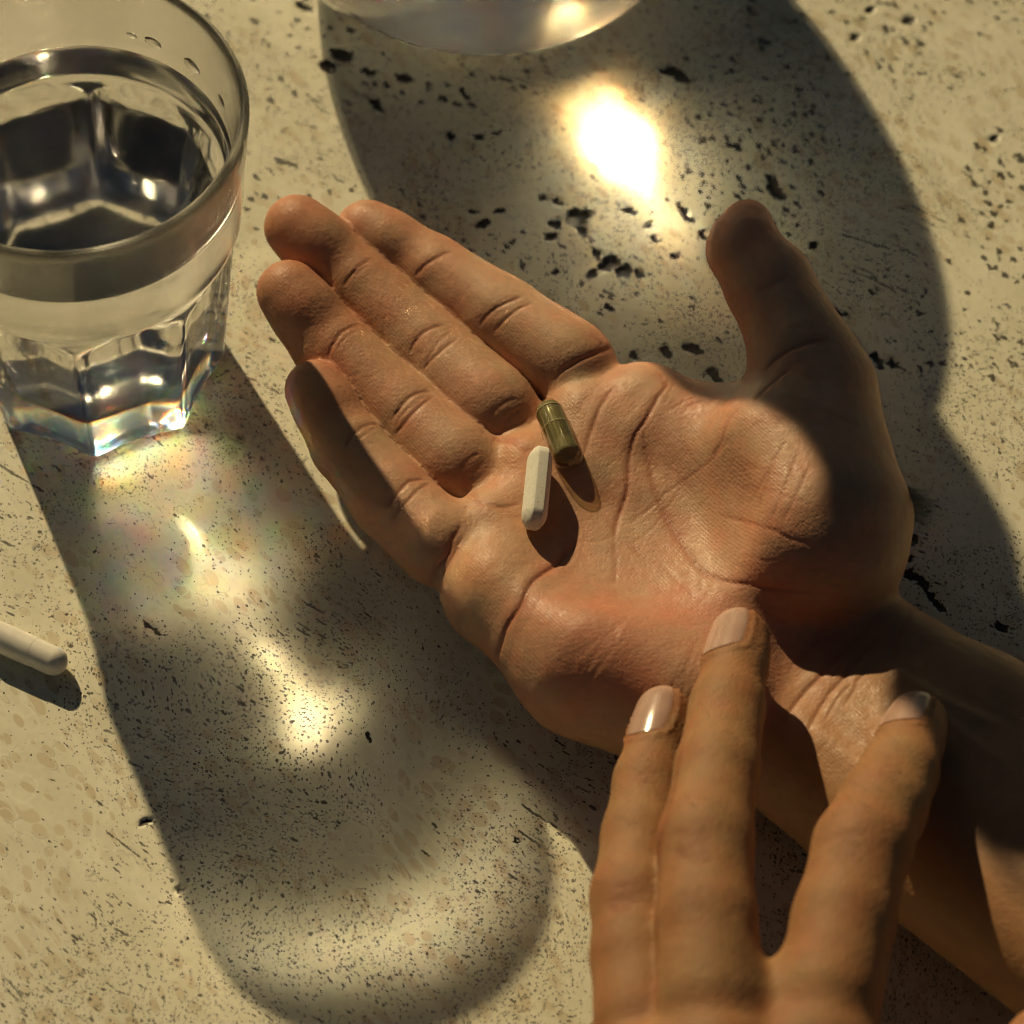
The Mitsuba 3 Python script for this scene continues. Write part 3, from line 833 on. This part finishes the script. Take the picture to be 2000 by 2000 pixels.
put('olive_capsule__ring', mikit.ply(lay(lathe([(rc + -.00002 + .00007 * math.cos(t), .0031 + .00012 * math.sin(t)) for t in np.linspace(0, 6.283, 8, endpoint=False)], 48, close=True), ca, ca + dc), 'shell_line', smooth=True))
pw = lathe([(1e-6, .0006), (.0014, .0008), (.0024, .0017), (.00284, .0031), (.00292, .006), (.00292, .0158), (.0026, .0165), (.0013, .0169), (1e-6, .0169)], 48)
put('olive_capsule__powder', mikit.ply(lay(pw, ca, ca + dc), 'powder', smooth=35))
tag('olive_capsule', 'see-through capsule filled with olive green powder lying in the open palm', 'capsule')
# ---------------------------------------------------------------- the hand that reaches in from the front
REACH = {
    'index': [((1600, 2060), 55, 11.3), ((1616, 1940), 56.5, 9.8), ((1648, 1795), 56, 9.1), ((1684, 1655), 54, 8.8), ((1722, 1578), 50, 8.0), ((1757, 1505), 45.5, 7.2), ((1793, 1408), 40.5, 5.7)],
    'middle': [((1395, 2080), 58, 11.3), ((1385, 1950), 59, 9.6), ((1379, 1795), 58.5, 8.9), ((1377, 1645), 56, 8.5), ((1400, 1505), 51, 7.6), ((1421, 1375), 45.5, 6.9), ((1446, 1245), 40, 5.8)],
    'ring': [((1252, 2120), 52, 10.3), ((1252, 1990), 50, 8.6), ((1243, 1870), 48, 8.0), ((1236, 1755), 46, 7.6), ((1251, 1635), 42.5, 6.9), ((1268, 1522), 39.5, 6.4), ((1298, 1396), 37.3, 5.6)],
    'little': [((1190, 2240), 44, 9.5), ((1225, 2080), 38, 8.0), ((1262, 1890), 33, 7.0), ((1285, 1810), 25, 6.2), ((1310, 1860), 17, 5.4)],
    'thumb': [((1700, 2560), 46, 15), ((1880, 2330), 46, 11), ((1950, 2230), 46, 10), ((2010, 2125), 46, 9), ((2040, 2040), 45, 7.4)],
}
rh = {k: [(J(p, z), r * MM) for p, z, r in v] for k, v in REACH.items()}
rb = {k: v[0][0] for k, v in rh.items()}
rc_ = {'index': W(1560, 2640, 52), 'middle': W(1470, 2680, 53), 'ring': W(1380, 2690, 50), 'little': W(1300, 2680, 44)}


def reach_palm(P):
    d = [None]

    def add(s, k):
        d[0] = s if d[0] is None else smin(d[0], s, k * MM)
    for k, r0, r1 in (('index', 11.5, 14), ('middle', 11.5, 14), ('ring', 11, 14), ('little', 10, 14)):
        add(seg(P, rb[k], rc_[k], r0 * MM, r1 * MM), 9)
        add(seg(P, rb[k] - np.array([0, 0, .008]), rc_[k] - np.array([0, 0, .006]), r0 * MM, r1 * MM), 9)
    add(seg(P, rh['thumb'][1][0], W(1640, 2600, 46), 12 * MM, 17 * MM), 10)
    add(seg(P, rb['index'] + np.array([.008, -.012, -.006]), rh['thumb'][1][0], 8 * MM, 10 * MM), 10)
    add(seg(P, W(1450, 1965, 54), W(1560, 1960, 53), 8 * MM, 8 * MM), 9)
    add(seg(P, W(1560, 2660, 46), W(1600, 3300, 50), 17 * MM, 22 * MM), 16)
    add(seg(P, W(1360, 2700, 44), W(1370, 3300, 48), 16 * MM, 22 * MM), 16)
    return d[0]


roll = math.radians(24)
down = np.array([math.sin(roll), .25, -math.cos(roll)])
sdf_reach = flesh(rh, reach_palm, {k: (np.array([-.6, .2, -.6]) if k == 'thumb' else down) for k in rh}, {'index': 7, 'middle': 7, 'ring': 7, 'little': 6, 'thumb': 8}, puff=.05)
reach = Skin(sdf_reach, np.array([.008, -.345, .006]), np.array([.132, -.036, .085]), .0008)
kr = np.random.default_rng(21)
K = []
for cx, cy, wide, tilt, rows, step, deep in ((1655, 1650, 46, .10, 8, 8.5, .17), (1352, 1648, 54, .02, 8, 8.5, .17), (1212, 1752, 38, -.05, 8, 8, .17),
                                             (1408, 1356, 36, .08, 5, 8, .11), (1264, 1510, 28, .05, 5, 8, .11), (1748, 1490, 34, .22, 5, 8, .11), (1560, 1840, 40, .1, 3, 26, .05), (1330, 1830, 44, .1, 3, 26, .05)):
    for q in range(rows):
        o = (q - (rows - 1) / 2)
        bend = -o * 2.0
        w_ = wide * kr.uniform(.55, 1.0) * (1 - .05 * abs(o)); x0 = cx + kr.normal(0, 7)
        y0 = cy + o * step + kr.normal(0, 1.5)
        K.append(([(x0 - w_, y0 - tilt * w_ + bend), (x0 - w_ * .3, y0 + kr.normal(0, 2)), (x0 + w_ * .3, y0 + kr.normal(0, 2)), (x0 + w_, y0 + tilt * w_ + bend)], deep * 2.0 * kr.uniform(.6, 1.5), .42, .12 if q % 3 == 1 else 0))
K.append(([(1330, 1420), (1313, 1527), (1290, 1625), (1278, 1703), (1279, 1781), (1276, 1880), (1275, 1985)], .9, .8, 0))
reach.folds(K)
# nails
NAILS = {'index': (.62, 48), 'middle': (.62, 46), 'ring': (.62, 46)}
nail_side = np.array([-math.sin(math.radians(35)), -.3, math.cos(math.radians(35))])


def nail(name, key, holder, toward, half, length, start):
    chain = rh[name]
    (a, ra), (b, rb_) = rh[name][-2:]
    t = (b - a) / np.linalg.norm(b - a)
    out = toward - (toward @ t) * t; out /= np.linalg.norm(out)
    side = np.cross(t, out)
    nu, nv = 25, 25
    u, v = np.meshgrid(np.linspace(-1, 1, nu), np.linspace(0, 1, nv), indexing='ij')
    # rounded at both ends
    L = np.linalg.norm(b - a) + rb_ * .93
    w0 = .86 + .14 * np.sin(np.pi * np.clip(v * .9 + .1, 0, 1))
    ang = math.radians(half) * u * w0
    along = L - length + v * length
    along = along - np.where(v < .3, -(1 - v / .3) * .0, 0) + length * (.12 * (1 - u * u) * np.where(v > .5, (v - .5) * 2, 0) - .14 * (1 - u * u) * np.where(v < .5, (.5 - v) * 2, 0))
    dirs = out * np.cos(ang)[..., None] + side * np.sin(ang)[..., None]
    o = a + t * np.minimum(along, L * .97)[..., None]
    p = o + dirs * .014
    for _ in range(30):
        p = p - dirs * finger_sdf(p.reshape(-1, 3), rh[name], down, .08).reshape(nu, nv)[..., None] * .8
    flat = (1 - u * u)[..., None]
    rise = (.00042 * np.sqrt(np.clip(1 - u ** 4, 0, 1)) + .0002 * v * v - .00012)[..., None]
    top = p + dirs * rise
    # the free edge reaches a little past the flesh
    bot = top - dirs * .0007
    idx = np.arange(nu * nv).reshape(nu, nv)
    q = np.stack([idx[:-1, :-1], idx[1:, :-1], idx[1:, 1:], idx[:-1, 1:]], -1).reshape(-1, 4)
    f = np.vstack([q[:, [0, 1, 2]], q[:, [0, 2, 3]]])
    e = np.concatenate([idx[0, :], idx[1:, -1], idx[-1, ::-1][1:], idx[::-1, 0][1:-1]])
    n = nu * nv
    walls = [[e[k], e[(k + 1) % len(e)], e[(k + 1) % len(e)] + n] for k in range(len(e))] + [[e[k], e[(k + 1) % len(e)] + n, e[k] + n] for k in range(len(e))]
    m = trimesh.Trimesh(np.vstack([top.reshape(-1, 3), bot.reshape(-1, 3)]), np.vstack([f, f[:, ::-1] + n, walls]), process=False)
    trimesh.repair.fix_normals(m)
    put(key, mikit.ply(m, 'nail', smooth=40))
    border = np.concatenate([top[0, :], top[-1, :], top[:, 0]])
    d, _ = cKDTree(border).query(holder.V, distance_upper_bound=.003)
    k = np.isfinite(d)
    inside = cKDTree(top.reshape(-1, 3)).query(holder.V, distance_upper_bound=.0009)[0]
    g = .00045 * np.exp(-((d[k] - .0009) / .0007) ** 2) * (~np.isfinite(inside[k]))
    holder.V[k] += holder.N[k] * g[:, None]
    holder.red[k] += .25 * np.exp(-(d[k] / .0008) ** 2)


def nail_colour(p, n, uv):
    return mikit.mix((.37, .225, .17), (.43, .285, .225), mikit.fbm(p.x * 300, p.y * 300, p.z * 300, 2))


scene['nail'] = {'type': 'principled', 'base_color': mikit.proc(nail_colour), 'roughness': .2, 'specular': .6, 'clearcoat': 1.0, 'clearcoat_gloss': .95}
nail('middle', 'reaching_hand__nail', reach, nail_side, 50, .0138, 0)
nail('ring', 'reaching_hand__nail_001', reach, nail_side, 50, .0132, 0)
nail('index', 'reaching_hand__nail_002', reach, nail_side, 50, .0122, 0)
bump = (meshkit.fbm(reach.V * 110, 2, 15) - .5) * .2 + (meshkit.fbm(reach.V * 480, 3, 16) - .5) * .16
reach.V += reach.N * (bump * MM)[:, None]


def back_colour(s):
    V = s.V
    n1 = meshkit.fbm(V * 90, 4, 11)[:, None]; n2 = meshkit.fbm(V * 330, 3, 12)[:, None]
    c = np.tile([.30, .150, .066], (len(V), 1)) * (1 + .30 * (n1 - .5) + .3 * (n2 - .5)) * (1 + (meshkit.fbm(V * 170, 3, 19)[:, None] - .5) * np.array([.1, -.35, -.4]))
    rosy = np.zeros(len(V))
    for k, v in rh.items():
        rosy += np.exp(-(np.linalg.norm(V - v[-1][0], axis=1) / .011) ** 2) + .45 * np.exp(-(np.linalg.norm(V - v[3][0], axis=1) / .010) ** 2)
    c = c * (1 + np.clip(rosy, 0, 1)[:, None] * np.array([.03, -.12, -.08]))
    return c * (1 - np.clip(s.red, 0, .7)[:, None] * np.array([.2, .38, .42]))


put('reaching_hand', reach.mesh('back_skin', back_colour), 'hand seen from its back, reaching in over the wrist of the open hand', 'hand')

fore = (rh['middle'][3][0] - rh['middle'][2][0]); fore /= np.linalg.norm(fore)
put('reaching_hand__hair', mikit.ply(hair_mesh(reach, 110, lambda V, N: (V[:, 1] < -.085) & (V[:, 1] > -.125) & (N[:, 2] > .45), fore * .5 + np.array([-.8, 0, 0]), 9, .0035), 'hair', smooth=True), kind='stuff')
